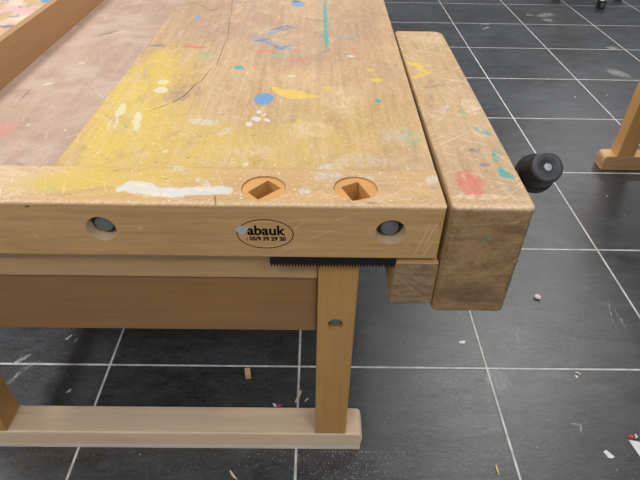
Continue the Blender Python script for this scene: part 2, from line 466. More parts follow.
# the worn, splintered rim along the near edge
rim = N.rng(N.math('ADD', sep.outputs[1], N.math('MULTIPLY', N.math('SUBTRACT', N.noise(N.tc, 120, 4), .5), .022)), -.060, -.068, 0, .55)
tcol = N.mix(rim, tcol, N.mix(N.rng(N.noise(N.tc, 210, 3), .42, .58), (.56, .38, .24), (.76, .58, .42)))
fcol = scratches(N, col, (.66, .50, .32), .28, .8, .68, (0.2,))
v = N.mapping(N.mapping(N.tc, rot=(0, .35, 0)), sc=(8, 40, 260))
fcol = N.mix(N.rng(N.noise(v, 1, 2), .70, .74, 0, .45), fcol, (.70, .55, .36))
fcol = N.front_marks(fcol, RAILF_MARKS, -.311, o)
col = N.mix(topm, fcol, N.top_marks(tcol, RAIL_MARKS, .845, o))
N.bump(N.math('ADD', h, N.noise(N.tc, 240, 3)), .35, .0008)
M_RAIL = done(N, col, .5, .35)

# vise jaw: painted top, cross-sawn end grain on the near end
N = NT('worn_vise_jaw')
col, h = wood_base(N, (.58, .40, .21), (.39, .25, .12), 1, 60, .85)
N.masks()
sep = N.n('ShaderNodeSeparateXYZ'); N.l(N.tc, sep.inputs[0])
topm = N.rng(N.math('ADD', sep.outputs[2], N.math('MULTIPLY', N.math('SUBTRACT', N.noise(N.tc, 230, 3), .5), .008)), .8375, .8435)
tcol = mottle(N, col)
tcol = specks(N, tcol, (.84, .76, .62), 120, .65, .55)
tcol = specks(N, tcol, (.28, .18, .11), 120, .67, .5)
tcol = scratches(N, tcol, (.84, .72, .54), .5, 1., .655)
rim = N.rng(N.math('ADD', sep.outputs[1], N.math('MULTIPLY', N.math('SUBTRACT', N.noise(N.tc, 120, 4), .5), .03)), -.056, -.066, 0, .6)
tcol = N.mix(rim, tcol, N.mix(N.rng(N.noise(N.tc, 160, 3), .42, .58), (.60, .42, .27), (.78, .60, .43)))
ecol = N.mix(N.rng(N.noise(N.tc, 34, 5, .7), .35, .65), (.24, .142, .066), (.42, .262, .13))
for t, s in ((.75, 1), (-.85, 1), (.1, .6)):
    v = N.mapping(N.mapping(N.tc, rot=(0, t, 0)), sc=(14 * s, 8, 330 * s))
    ecol = N.mix(N.rng(N.noise(v, 1, 3), .50, .68, 0, .38), ecol, (.46, .32, .18))
ecol = N.mix(N.rng(N.noise(N.mapping(N.tc, sc=(6, 6, 60)), 1, 3), .56, .62, 0, .4), ecol, (.17, .11, .06))
ecol = N.mark(ecol, (.35 - o[0], -.311 - o[1], .640), (.10, .1, .045), (0, 0, 0), 'grime', 0, .45, True, .3)
ecol = N.mark(ecol, (.40 - o[0], -.311 - o[1], .800), (.06, .1, .014), (0, .06, 0), 'grime', 0, .45, True, .3)
ecol = N.mark(ecol, (.431 - o[0], -.311 - o[1], .70), (.012, .1, .20), (0, 0, 0), 'grime', 0, .6, True, .3)
ecol = N.front_marks(ecol, VISEF_MARKS, -.311, o)
endm = N.rng(sep.outputs[1], -.0640, -.0675)
side = N.mix(endm, col, ecol)
col = N.mix(topm, side, N.top_marks(tcol, VISE_MARKS, .845, o))
N.bump(N.math('ADD', h, N.math('MULTIPLY', N.noise(N.tc, 260, 4), 1.5)), .45, .0009)
M_VISE = done(N, col, .55, .3)

N = NT('sawn_end_grain')
ecol = N.mix(N.rng(N.noise(N.mapping(N.tc, sc=(1, 1, 2.5)), 40, 5, .7), .35, .65), (.19, .12, .06), (.36, .24, .135))
for t in (.12, -.75):
    v = N.mapping(N.mapping(N.tc, rot=(0, t, 0)), sc=(20, 8, 330))
    ecol = N.mix(N.rng(N.noise(v, 1, 3), .52, .66, 0, .5), ecol, (.47, .33, .20))
N.bump(N.noise(N.tc, 300, 4), .4, .0008)
M_ENDGRAIN = done(N, ecol, .6, .25)

# plywood tray bottom
N = NT('dusty_tray_plywood')
col, h = wood_base(N, (.48, .345, .27), (.36, .25, .19), 1, 30, .8)
N.masks()
col = N.mix(N.rng(N.noise(N.tc, 9, 4), .42, .60, 0, .6), col, (.53, .42, .35))
col = mottle(N, col, 1, .5)
col = specks(N, col, (.30, .20, .15), 110, .68, .5)
col = specks(N, col, (.72, .64, .56), 150, .69, .5)
col = scratches(N, col, (.78, .68, .58), .35, .8, .68)
col = N.top_marks(col, TRAY_MARKS, .735, o)
col = specks(N, col, (.85, .80, .72), 240, .735, .7)
N.bump(h, .2, .0006)
M_TRAY = done(N, col, .6, .3)

# neighbouring bench with thick paint
N = NT('paint_covered_top')
col, h = wood_base(N, (.66, .47, .30), (.45, .29, .17), 1, 40, .8)
N.masks()
NB = (-1.27, .5, 0)
v1 = N.noise(N.mapping(N.soft, sc=(1, .5, 1)), 14, 3)
col = N.mix(N.rng(v1, .52, .57, 0, .6), col, (.80, .66, .56))
v2 = N.noise(N.mapping(N.soft, (3, 1, 0), sc=(.6, 1, 1)), 18, 3)
col = N.mix(N.rng(v2, .60, .63, 0, .7), col, PAINT['grey'])
v3 = N.noise(N.mapping(N.soft, (7, 4, 0), sc=(.5, 1, 1)), 16, 3)
col = N.mix(N.rng(v3, .60, .63, 0, .8), col, PAINT['pink'])
v4 = N.noise(N.mapping(N.soft, (1, 8, 0), sc=(1, .8, 1)), 20, 3)
col = N.mix(N.rng(v4, .62, .65, 0, .8), col, PAINT['white'])
col = N.top_marks(col, NB_MARKS, .845, NB)
N.bump(N.math('ADD', h, v3), .3, .001)
M_NB = done(N, col, .45, .4)

M_BOARD = smooth_wood('brown_board', (.45, .255, .115), (.36, .195, .082), 1, 40, .45)
M_POST = smooth_wood('amber_beech_upright', (.58, .335, .12), (.47, .262, .085), 2, 90, .42)
M_BEAM = smooth_wood('pale_beech_beam', (.58, .37, .19), (.46, .28, .14), 0, 60, .5)
M_PANEL = smooth_wood('brown_beech_beam', (.36, .20, .088), (.27, .145, .06), 0, 50, .42)
M_FOOT = smooth_wood('dusty_beech_foot', (.88, .69, .51), (.72, .53, .37), 0, 60, .55, .4)
M_FOOTPAD = smooth_wood('pale_foot_underside', (.84, .74, .60), (.74, .63, .50), 0, 60, .6)
M_ORANGE = smooth_wood('orange_beech', (.78, .43, .16), (.64, .34, .115), 2, 80, .4)
M_ORANGE_X = smooth_wood('orange_beech_foot', (.70, .43, .21), (.56, .33, .15), 0, 60, .45)
M_HOLE = smooth_wood('lightened_hole_wood', (.80, .62, .42), (.66, .48, .30), 1, 90, .6)  # paler than the rail, light on the hole walls put into the colour
M_PLUG = smooth_wood('varnished_plug', (.66, .36, .12), (.52, .27, .08), 0, 90, .35)
M_STEEL = plain('dull_steel', (.33, .35, .37), .38, .9)
M_BOLT = plain('dark_bolt_steel', (.19, .215, .225), .35, .4)
M_BLACKRING = plain('black_gap_and_plate', (.012, .012, .012), .5)
M_SAW = plain('blackened_saw_steel', (.022, .018, .016), .4, .4)
M_KNOB = plain('black_plastic', (.018, .019, .021), .34, 0, .5)
M_KNOBFACE = plain('grey_black_rubber', (.050, .054, .064), .42, 0, .5, (500, .2))
M_INK = plain('black_stamp_ink', (.006, .004, .003), .8, 0., .1)
M_TAPE = plain('torn_grey_tape', (.50, .50, .50), .3)
M_PAPER = plain('white_paper', (.85, .85, .86), .6)
M_PINKP = plain('pinkish_paper', (.85, .74, .78), .6)
M_RED = plain('red_scrap', (.60, .05, .05), .5)
M_MAGENTA = plain('magenta_scrap', (.65, .08, .20), .5)
M_SHAV = plain('pale_wood_shaving', (.80, .68, .48), .6)
M_SHAV2 = plain('yellowish_wood_splinter', (.76, .66, .30), .6)
M_BLOCK = smooth_wood('offcut_wood', (.80, .58, .32), (.66, .45, .22), 1, 90, .5)
M_CRUMB = plain('sawdust_crumbs', (.66, .66, .64), .7)
M_WHITE = plain('white_lacquered_tube', (.82, .82, .82), .35)
M_RUBBER = plain('black_rubber', (.012, .012, .013), .5)
M_RUBBERG = plain('dark_grey_rubber', (.10, .10, .10), .6)

# slate tiles with pale joints
N = NT('slate_floor_tiles')
sep = N.n('ShaderNodeSeparateXYZ'); N.l(N.tc, sep.inputs[0])
TILE = .6
def edge(s):
    f = N.math('FRACT', N.math('ADD', N.math('DIVIDE', s, TILE), .5))
    d = N.math('ABSOLUTE', N.math('SUBTRACT', f, .5))
    return N.math('MULTIPLY', d, TILE)       # metres to nearest joint line
jd = N.math('MINIMUM', edge(sep.outputs[0]), edge(sep.outputs[1]))
wn = N.n('ShaderNodeTexWhiteNoise', noise_dimensions='2D')
cmb = N.n('ShaderNodeCombineXYZ')
N.l(N.math('FLOOR', N.math('DIVIDE', sep.outputs[0], TILE)), cmb.inputs[0])
N.l(N.math('FLOOR', N.math('DIVIDE', sep.outputs[1], TILE)), cmb.inputs[1])
N.l(cmb.outputs[0], wn.inputs['Vector'])
sl = N.mapping(N.soft if hasattr(N, 'soft') else N.tc, rot=(0, 0, .12), sc=(.45, 1.3, 1))
a = N.noise(sl, 15, 8, .75, .8)
b = N.noise(sl, 75, 6, .75, .3)
c = N.noise(N.tc, 2.2, 3, .5)
tone = N.math('ADD', N.math('MULTIPLY', a, .55), N.math('ADD', N.math('MULTIPLY', b, .3), N.math('MULTIPLY', c, .3)))
col = N.mix(N.rng(tone, .47, .71), (.004, .0055, .0075), (.078, .090, .106))
col = N.mix(N.rng(wn.outputs['Value'], 0, 1, 0, .30), col, (.035, .034, .034))
N.masks()
N.fine = N.wobble(N.tc, 90, .012)
v = N.mapping(N.mapping(N.tc, rot=(0, 0, .45)), sc=(14, 160, 1))
col = N.mix(N.rng(N.noise(v, 1, 3), .70, .76, 0, .35), col, (.30, .30, .31))
col = N.top_marks(col, FLOOR_MARKS, 0)
col = specks(N, col, (.5, .5, .48), 180, .735, .6)
joint = N.rng(jd, .0024, .0038, 1, 0)
jcol = N.mix(N.rng(N.noise(N.tc, 22, 3), .35, .65), (.50, .49, .48), (.80, .79, .78))
col = N.mix(joint, col, jcol)
groove = N.rng(jd, .003, .006, 0, 1)
fl_ = N.noise(N.mapping(N.mapping(N.tc, rot=(0, 0, .3)), sc=(.5, 1.2, 1)), 210, 4, .8)
col = N.mix(N.rng(fl_, .53, .66, 0, .42), col, (.20, .215, .235))
col = N.mix(joint, col, jcol)
hh = N.math('ADD', N.math('MULTIPLY', tone, 1.4), N.math('ADD', N.math('MULTIPLY', groove, .6), N.math('MULTIPLY', fl_, .5)))
N.bump(hh, .55, .0022)
rough = N.mix(joint, N.rng(b, .3, .7, .28, .46), (.8, .8, .8))
N.b.inputs['IOR'].default_value = 1.55
M_FLOOR = done(N, col, rough, .75)


# ------------------------------------------------------------------ mesh helpers
def link(name, bm, mat, parent=None, origin=None, smooth=False, bevel=0., seg=2, ang=40):
    """one mesh object; bm is given in room metres and shifted to the origin of its thing"""
    o3 = Vector(origin) if origin is not None else (Vector(parent['_o']) if parent is not None and '_o' in parent else Vector((0, 0, 0)))
    bmesh.ops.translate(bm, verts=bm.verts, vec=-o3)
    bmesh.ops.recalc_face_normals(bm, faces=bm.faces)
    me = bpy.data.meshes.new(name)
    bm.to_mesh(me)
    bm.free()
    mats = mat if isinstance(mat, (list, tuple)) else [mat]
    for m in mats:
        me.materials.append(m)
    ob = bpy.data.objects.new(name, me)
    COL.objects.link(ob)
    if parent is not None:
        ob.parent = parent
        ob['_o'] = tuple(o3)
    else:
        ob.location = o3
        ob['_o'] = tuple(o3)
    if bevel:
        md = ob.modifiers.new('bevel', 'BEVEL')
        md.width = bevel
        md.segments = seg
        md.limit_method = 'ANGLE'
        md.angle_limit = math.radians(ang)
        md.harden_normals = False
    if smooth or bevel:
        for p in me.polygons:
            p.use_smooth = True
        md = ob.modifiers.new('wn', 'WEIGHTED_NORMAL')
        md.keep_sharp = True
        if smooth:
            me.set_sharp_from_angle(angle=math.radians(35))
    return ob


def thing(name, label, cat, loc, group=None):
    o = bpy.data.objects.new(name, None)
    COL.objects.link(o)
    o.location = loc
    o.empty_display_size = .1
    o['_o'] = tuple(loc)
    o['label'] = label
    o['category'] = cat
    if group:
        o['group'] = group
    return o


def tag(o, label, cat, group=None, kind=None):
    o['label'] = label
    o['category'] = cat
    if group:
        o['group'] = group
    if kind:
        o['kind'] = kind
    return o


def box(x0, x1, y0, y1, z0, z1, bm=None, skew=0., skew_y=0.):
    bm = bm or bmesh.new()
    vs = []
    for z in (z0, z1):
        for x, y in ((x0, y0), (x1, y0), (x1, y1), (x0, y1)):
            vs.append(bm.verts.new((x + skew * (y - skew_y), y, z)))
    for f in ((0, 1, 2, 3), (4, 5, 6, 7), (0, 1, 5, 4), (1, 2, 6, 5), (2, 3, 7, 6), (3, 0, 4, 7)):
        bm.faces.new([vs[i] for i in f])
    bmesh.ops.recalc_face_normals(bm, faces=bm.faces)
    return bm


def prism(pts, a0, a1, axis='z', bm=None):
    """extrude the polygon pts between a0 and a1 on the axis; pts are the other two coordinates in order"""
    bm = bm or bmesh.new()
    def P(p, a):
        return {'z': (p[0], p[1], a), 'y': (p[0], a, p[1]), 'x': (a, p[0], p[1])}[axis]
    lo = [bm.verts.new(P(p, a0)) for p in pts]
    hi = [bm.verts.new(P(p, a1)) for p in pts]
    bm.faces.new(lo)
    bm.faces.new(hi)
    n = len(pts)
    for i in range(n):
        bm.faces.new((lo[i], lo[(i + 1) % n], hi[(i + 1) % n], hi[i]))
    bmesh.ops.recalc_face_normals(bm, faces=bm.faces)
    return bm


def circle(cx, cy, r, n=40):
    return [(cx + r * math.cos(2 * PI * i / n), cy + r * math.sin(2 * PI * i / n)) for i in range(n)]


def lathe(profile, origin, axis, n=40, bm=None):
    """profile: list of (radius, height along axis)"""
    bm = bm or bmesh.new()
    q = Vector((0, 0, 1)).rotation_difference(Vector(axis).normalized())
    rings = []
    for r, h in profile:
        if r < 1e-6:
            rings.append([bm.verts.new(Vector(origin) + q @ Vector((0, 0, h)))])
        else:
            rings.append([bm.verts.new(Vector(origin) + q @ Vector((r * math.cos(2 * PI * i / n), r * math.sin(2 * PI * i / n), h))) for i in range(n)])
    for A, B in zip(rings, rings[1:]):
        for i in range(n):
            j = (i + 1) % n
            if len(A) == 1 and len(B) > 1:
                bm.faces.new((A[0], B[i], B[j]))
            elif len(B) == 1 and len(A) > 1:
                bm.faces.new((A[i], A[j], B[0]))
            elif len(A) > 1:
                bm.faces.new((A[i], A[j], B[j], B[i]))
    for R_ in (rings[0], rings[-1]):
        if len(R_) > 1:
            bm.faces.new(R_)
    return bm


def cut(ob, cutters):
    """carve real holes: subtract the cutter meshes and bake the result into the mesh of ob"""
    tmp = []
    for k, bm in enumerate(cutters):
        bmesh.ops.recalc_face_normals(bm, faces=bm.faces)
        bmesh.ops.translate(bm, verts=bm.verts, vec=-Vector(ob['_o']))
        me = bpy.data.meshes.new('cutter')
        bm.to_mesh(me)
        bm.free()
        c = bpy.data.objects.new('cutter', me)
        COL.objects.link(c)
        c.matrix_world = Matrix.Identity(4)
        tmp.append(c)
    root, loc, mods = ob.parent, ob.location.copy(), None
    ob.parent = None
    ob.location = (0, 0, 0)
    for c in tmp:
        md = ob.modifiers.new('cut', 'BOOLEAN')
        md.operation = 'DIFFERENCE'
        md.solver = 'EXACT'
        md.object = c
    bpy.context.view_layer.update()
    dg = bpy.context.evaluated_depsgraph_get()
    me = bpy.data.meshes.new_from_object(ob.evaluated_get(dg))
    ob.modifiers.clear()
    old = ob.data
    me.name = old.name
    ob.data = me
    bpy.data.meshes.remove(old)
    for p in me.polygons:
        p.use_smooth = False
    ob.parent, ob.location = root, loc
    for c in tmp:
        m = c.data
        bpy.data.objects.remove(c)
        bpy.data.meshes.remove(m)
    return ob


# ------------------------------------------------------------------ floor
bm = box(-3.6, 6.0, -3.0, 8.4, -.03, 0)
fl = link('floor', bm, M_FLOOR)
fl['kind'] = 'structure'

M_WALL = plain('cool_white_wall', (.71, .72, .735), .8)
for nm, bx in (('wall_back', (-3.7, 6.1, 8.4, 8.5, 0, 3.1)), ('wall_front', (-3.7, 6.1, -3.1, -3.0, 0, 3.1)),
               ('wall_left', (-3.7, -3.6, -3.0, 8.4, 0, 3.1)), ('wall_right', (6.0, 6.1, -3.0, 8.4, 0, 3.1)), ('ceiling', (-3.7, 6.1, -3.1, 8.5, 3.1, 3.2))):
    o_ = link(nm, box(*bx), M_WALL)
    o_['kind'] = 'structure'

# ------------------------------------------------------------------ near workbench
TOP = .845
bench = thing('workbench', 'large wooden workbench with paint-stained top, tray and end vise, filling the foreground', 'workbench', BENCH)
SK = .011          # the long edges run very slightly outwards

# end rail with two face holes and two dog holes
bm = box(-.895, .2735, -.311, -.190, .726, TOP)
bmesh.ops.bevel(bm, geom=[e for e in bm.edges if all(v.co.y < -.31 for v in e.verts)], offset=.0045, segments=3, profile=.5, affect='EDGES')
rail = link('end_rail', bm, M_RAIL, bench)
P1, P2 = (-.0492, -.2555), (.1172, -.2535)
cut(rail, [
    prism(circle(-.337, .7895, .0265), -.40, -.262, 'y'),
    prism(circle(.1805, .7890, .0275), -.40, -.262, 'y'),
    prism(circle(*P1, .0402, 56), .700, .860, 'z'),
    prism(circle(*P2, .0402, 56), .700, .860, 'z'),
])
rail.data.materials.append(M_HOLE)
for f in rail.data.polygons:
    for hx in (-.337, .1805):
        cc = f.center + Vector(BENCH)
        if abs(f.normal.y) < .3 and cc.y < -.262 and math.hypot(cc.x - hx, cc.z - .789) < .03:
            f.material_index = len(rail.data.materials) - 1
holes = {
    P1: [(-.0771, -.2662), (-.0434, -.2262), (-.0180, -.2518), (-.0563, -.2894)],
    P2: [(.0911, -.2459), (.1230, -.2270), (.1434, -.2778), (.1099, -.2900)],
}
for c, q in holes.items():
    pl = link('dog_hole_plug', prism(circle(*c, .0399, 56), .727, TOP - .0028, 'z'), M_PLUG, bench, bevel=.0008)
    cut(pl, [prism(q, .735, .9, 'z')])
    rr = bmesh.new()
for x, z in ((-.337, .7895), (.1805, .7890)):
    b = lathe([(.0, .0), (.0262, 0), (.0262, .003), (.0235, .007), (.0195, .0075), (.0190, .002)], (x, -.281, z), (0, -1, 0), 40)
    w = link('dark_gap_ring', b, M_BLACKRING, bench, smooth=True)  # black ring stands in for the dark gap around the bolt
    b = lathe([(.0, -.004), (.0180, -.004), (.0180, .012), (.0160, .0155), (.008, .0172), (0, .0176)], (x, -.281, z), (0, -1, 0), 40)
    link('bolt_head', b, M_BOLT, bench, smooth=True)

# main slab, tray bottom and tray side board
bm = box(-.4525, .2733, -.1895, 1.62, .745, TOP, skew=SK, skew_y=-.19)
for yc in SLAB_CUTS[1:-1]:
    bmesh.ops.bisect_plane(bm, geom=bm.verts[:] + bm.edges[:] + bm.faces[:], plane_co=(0, yc, 0), plane_no=(0, 1, 0))
for f in bm.faces:
    yc = f.calc_center_median().y
    f.material_index = max(i for i in range(5) if yc >= SLAB_CUTS[i] - 1e-4)
link('bench_slab', bm, M_SLAB, bench, bevel=.0009)
link('tray_bottom', box(-.868, -.4535, -.1895, 1.62, .727, .735), M_TRAY, bench)
link('tray_side_board', box(-.893, -.8685, -.1895, 1.62, .727, .8465), M_BOARD, bench, bevel=.0012)
link('end_rail', box(-.895, .295, 1.621, 1.70, .726, TOP), M_RAIL, bench, bevel=.003)


def trestle(root, x0, x1, posts, y0, y1, foot_m, post_m, beam_m, panel_m, pad_m, screws=()):
    """floor beam with rounded ends, uprights on it, a beam under the top and a deeper rail between the uprights"""
    r = .016
    h = .0765
    pts = [(x0 + .004, .016), (x0, .05), (x0 + .002, h - r)]
    pts += [(x0 + .002 + r - r * math.cos(a), h - r + r * math.sin(a)) for a in (PI / 8, PI / 4, 3 * PI / 8, PI / 2)]
    pts += [(x1 - .002 - r + r * math.sin(a), h - r + r * math.cos(a)) for a in (0, PI / 8, PI / 4, 3 * PI / 8, PI / 2)]
    pts += [(x1, .05), (x1 - .004, .016)]
    link('foot_beam', prism(pts, y0, y1, 'y'), foot_m, root, bevel=.005, seg=3)
    link('foot_pad', box(x0 + .004, x1 - .004, y0 + .0005, y1 - .0005, 0, .0158), pad_m, root, bevel=.001)
    xs = []
    for a, b in posts:
        p = link('post', box(a, b, y0 + .0008, y1 - .004, h - .0002, .7255), post_m, root, bevel=.003, seg=3)
        xs.append((a, b))
        if a in screws:
            sx = (a + b) / 2 - .001
            cut(p, [prism(circle(sx, .5100, .0165, 32), y0 - .02, y0 + .016, 'y')])
            s = link('screw', lathe([(0, -.004), (.0125, -.004), (.0125, .0035), (.0110, .0050), (.0045, .0050), (.004, .002), (0, .002)], (sx, y0 + .0115, .5100), (0, -1, 0), 32), M_STEEL, root, smooth=True)
    a, b = xs[0][1], xs[1][0]
    link('top_beam', box(a + .0005, b - .0005, y0 + .010, y1 - .012, .637, .7255), beam_m, root, bevel=.002)
    link('cross_rail', box(a + .0005, b - .0005, y0 + .022, y1 - .020, .464, .6365), panel_m, root, bevel=.004)


trestle(bench, -.905, .1800, [(-.855, -.770), (.0515, .1335)], -.2810, -.1985, M_FOOT, M_POST, M_BEAM, M_PANEL, M_FOOTPAD, screws=(.0515,))
trestle(bench, -.905, .1745, [(-.855, -.770), (.0515, .1300)], 1.32, 1.40, M_FOOT, M_POST, M_BEAM, M_PANEL, M_FOOTPAD)
link('stretcher', box(-.842, -.810, -.2020, 1.3205, .30, .42), M_BOARD, bench, bevel=.003)

# vise: heavy jaw, guide block, screw and handle
j = bmesh.new()
ja, jb = -.3125, .645
def jx(x, y):
    return x + .0045 * (y - ja)
rc = .014
xl, xr = .2835, .4300
outline = [(xl, ja + .008), (xl + .008, ja)]
outline += [(jx(xr - rc + rc * math.sin(a), ja), ja + rc - rc * math.cos(a)) for a in [k * PI / 12 for k in range(7)]]
R2 = .030
outline += [(jx(xr - R2 + R2 * math.cos(a), jb), jb - R2 + R2 * math.sin(a)) for a in [k * PI / 12 for k in range(7)]]
R3 = .014
outline += [(jx(xl + R3 - R3 * math.sin(a), jb), jb - R3 + R3 * math.cos(a)) for a in [k * PI / 12 for k in range(7)]]
jaw = link('vise_jaw', prism(outline, .589, TOP + .0005, 'z', j), M_VISE, bench, bevel=.004, seg=3)
gb = link('vise_guide', box(.1975, .2800, -.3100, .20, .607, .7150), [M_ORANGE_X, M_ENDGRAIN], bench, bevel=.0022)
for p in gb.data.polygons:
    if p.normal.y < -.9:
        p.material_index = 1

dirk = Vector((0, -.73, .68)).normalized()
K = Vector((.500, -.162, .8400))                      # middle of the round end face
base = K - dirk * .066
bm = lathe([(0, -.012), (.030, -.012), (.0385, -.006), (.0415, .001), (.0415, .007), (.0395, .0105), (.0370, .0115), (.0350, .018), (.0335, .040), (.0322, .056), (.0316, .060), (.0318, .0605)], base, dirk, 56)
hub = link('vise_handle_knob', bm, M_KNOB, jaw, smooth=True)
bm = lathe([(.0308, .0570), (.0316, .0600), (.0312, .0640), (.0296, .0672), (.0265, .0690), (.0225, .0692), (.0175, .0680), (.0125, .0655), (.0100, .0635), (0, .0632)], base, dirk, 56)
link('knob_cap', bm, M_KNOBFACE, jaw, smooth=True)
bm = lathe([(0, .0630), (.0078, .0630), (.0078, .0662), (.0068, .0672), (.0038, .0672), (.0034, .0655), (0, .0655)], base, dirk, 32)
link('knob_screw', bm, M_STEEL, jaw, smooth=True)
bm = lathe([(.0398, .0112), (.0405, .0118), (.0412, .0114), (.0416, .0100), (.0412, .0095)], base, dirk, 56)
hubc = base - dirk * .022
bm = lathe([(0, -.16), (.009, -.16), (.0095, -.155), (.0095, -.012), (.0095, .0)], base - dirk * .012, dirk, 24)
link('vise_handle_bar', bm, M_STEEL, jaw, smooth=True)
hc = base - dirk * .034
bm = lathe([(0, 0), (.0130, 0), (.0130, .060), (.019, .061), (.019, .106), (.0, .106)], (.4180, hc.y, hc.z), (1, 0, 0), 32)
link('vise_screw', bm, M_STEEL, jaw, smooth=True)
bm = lathe([(0, 0), (.030, 0), (.031, .004), (.026, .008), (0, .008)], (.4265, hc.y, hc.z), (1, 0, 0), 32)
link('vise_screw_plate', bm, M_BLACKRING, jaw, smooth=True)

# ink stamp on the near rail: oval, word and number line
def text_mesh(body, size, x, z, sx=1., bold=.0):
    cu = bpy.data.curves.new('stamp', 'FONT')
    cu.body = body
    cu.size = size
    cu.align_x = 'CENTER'
    cu.offset = bold
    cu.extrude = .0001
    t = bpy.data.objects.new('stamp', cu)
    COL.objects.link(t)
    bpy.context.view_layer.update()
    me = bpy.data.meshes.new_from_object(t.evaluated_get(bpy.context.evaluated_depsgraph_get()))
    bpy.data.objects.remove(t)
    bm = bmesh.new()
    bm.from_mesh(me)
    bpy.data.meshes.remove(me)
    for v in bm.verts:
        v.co = Vector((x + v.co.x * sx, -.3112 + v.co.z * .3, z + v.co.y))
    return bm

def add_bm(dst, src):
    me = bpy.data.meshes.new('tmp')
    src.to_mesh(me)
    dst.from_mesh(me)
    bpy.data.meshes.remove(me)
    src.free()
    return dst

st = text_mesh('abauk', .0300, -.0440, .7805, .95, .0009)
add_bm(st, text_mesh(': 05/9 39 29 20', .0122, -.0440, .7675, .96, .0006))
n = 72
cx, cz, ra, rb, wd = -.0450, .7822, .0505, .0325, .0009
rings = []
for s in (-wd, wd):
    rings.append([st.verts.new((cx + (ra + s) * math.cos(2 * PI * i / n), -.3113, cz + (rb + s) * math.sin(2 * PI * i / n))) for i in range(n)])
for i in range(n):
    q = (i + 1) % n
    st.faces.new((rings[0][i], rings[0][q], rings[1][q], rings[1][i]))
link('ink_stamp', st, M_INK, rail)
bm = prism([(-.0985, .7925), (-.0890, .8010), (-.0790, .7965), (-.0720, .8000), (-.0775, .7895), (-.0850, .7800), (-.0925, .7840)], -.3118, -.3111, 'y')
link('tape_remnant', bm, M_TAPE, rail)

# toothed saw blade tucked below the near rail
bm = bmesh.new()
x0, x1, zt, zb = -.0400, .1985, .7255, .7085
nt = 42
pit = (x1 - x0) / nt
poly = [(x0, zt)]
for k in range(nt):
    poly.append((x0 + k * pit, zb + .0008))
    poly.append((x0 + (k + .5) * pit, zb - .0085))
poly += [(x1, zb + .0008), (x1, zt)]
prism(poly, -.3085, -.3070, 'y', bm)
sb = link('saw_blade', bm, M_SAW, None, (.08, -.3078, .700))
tag(sb, 'black toothed saw blade tucked under the front edge of the large workbench', 'saw blade')

# ------------------------------------------------------------------ neighbouring workbenches
nb = thing('workbench', 'neighbouring workbench behind the brown tray board, top covered in pink, white and blue paint', 'workbench', NB)
link('bench_slab', box(-1.62, -.8970, .40, 1.90, .765, TOP - .001), M_NB, nb, bevel=.002)
trestle(nb, -1.58, -.93, [(-1.55, -1.465), (-1.045, -.96)], .62, .70, M_FOOT, M_POST, M_BEAM, M_PANEL, M_FOOTPAD)
for o_ in list(nb.children):
    if o_.name.startswith(('post', 'top_beam')):
        pass
trestle(nb, -1.58, -.93, [(-1.55, -1.465), (-1.045, -.96)], 1.60, 1.68, M_FOOT, M_POST, M_BEAM, M_PANEL, M_FOOTPAD)
link('slab_batten', box(-1.58, -.93, .60, .72, .7256, .7655), M_BEAM, nb)
link('slab_batten', box(-1.58, -.93, 1.58, 1.70, .7256, .7655), M_BEAM, nb)

FB = (1.95, .5, 0)
fb = thing('workbench', 'orange-brown wooden workbench at the far right, only its foot and leg in view', 'workbench', FB)
trestle(fb, 1.472, 2.47, [(1.532, 1.617), (2.34, 2.425)], 1.231, 1.308, M_ORANGE_X, M_ORANGE, M_ORANGE_X, M_ORANGE_X, M_ORANGE_X)
trestle(fb, 1.472, 2.47, [(1.532, 1.617), (2.34, 2.425)], -.30, -.223, M_ORANGE_X, M_ORANGE, M_ORANGE_X, M_ORANGE_X, M_ORANGE_X)
link('stretcher', box(2.36, 2.40, -.2225, 1.2305, .30, .42), M_ORANGE_X, fb, bevel=.003)
link('bench_slab', box(1.485, 2.60, -.34, 1.36, .7256, .845), M_ORANGE_X, fb, bevel=.004)

# ------------------------------------------------------------------ stool leg at the top edge
CH = (2.672, 4.425, 0)
ch = thing('chair', 'white tubular chair leg with black rubber foot at the top edge of the floor', 'chair', CH)
def tube(p, q, r, bm=None, n=20):
    d = Vector(q) - Vector(p)
    return lathe([(0, 0), (r, 0), (r, d.length), (0, d.length)], p, d, n, bm)
HW = .212
cxx, cyy = CH[0], CH[1]
def turned(bm, x, y):
    bmesh.ops.rotate(bm, verts=bm.verts, cent=(x, y, 0), matrix=Matrix.Rotation(-PI / 4, 3, 'Z'))
    return bm
for (sx, sy) in ((-1, -1), (1, -1), (-1, 1), (1, 1)):
    x, y = cxx + sx * HW, cyy + sy * HW
    lg = link('leg', tube((x, y, .056), (x, y, .44), .019), M_WHITE, ch, smooth=True)
    link('rubber_foot', turned(box(x - .032, x + .032, y - .028, y + .028, 0, .066), x, y), M_RUBBER, lg, bevel=.006)
    link('foot_plate', turned(box(x - .017, x + .017, y - .0295, y - .0275, .014, .052), x, y), M_RUBBERG, lg)
link('seat', box(cxx - .23, cxx + .23, cyy - .23, cyy + .23, .44, .465), M_ORANGE_X, ch, bevel=.008)
link('backrest', box(cxx - .21, cxx + .21, cyy + .19, cyy + .212, .62, .84), M_ORANGE_X, ch, bevel=.008)
for x in (cxx - .18, cxx + .18):
    link('back_post', tube((x, cyy + .2225, .46), (x, cyy + .2225, .82), .010), M_WHITE, ch, smooth=True)
ch.rotation_euler = (0, 0, PI / 4)

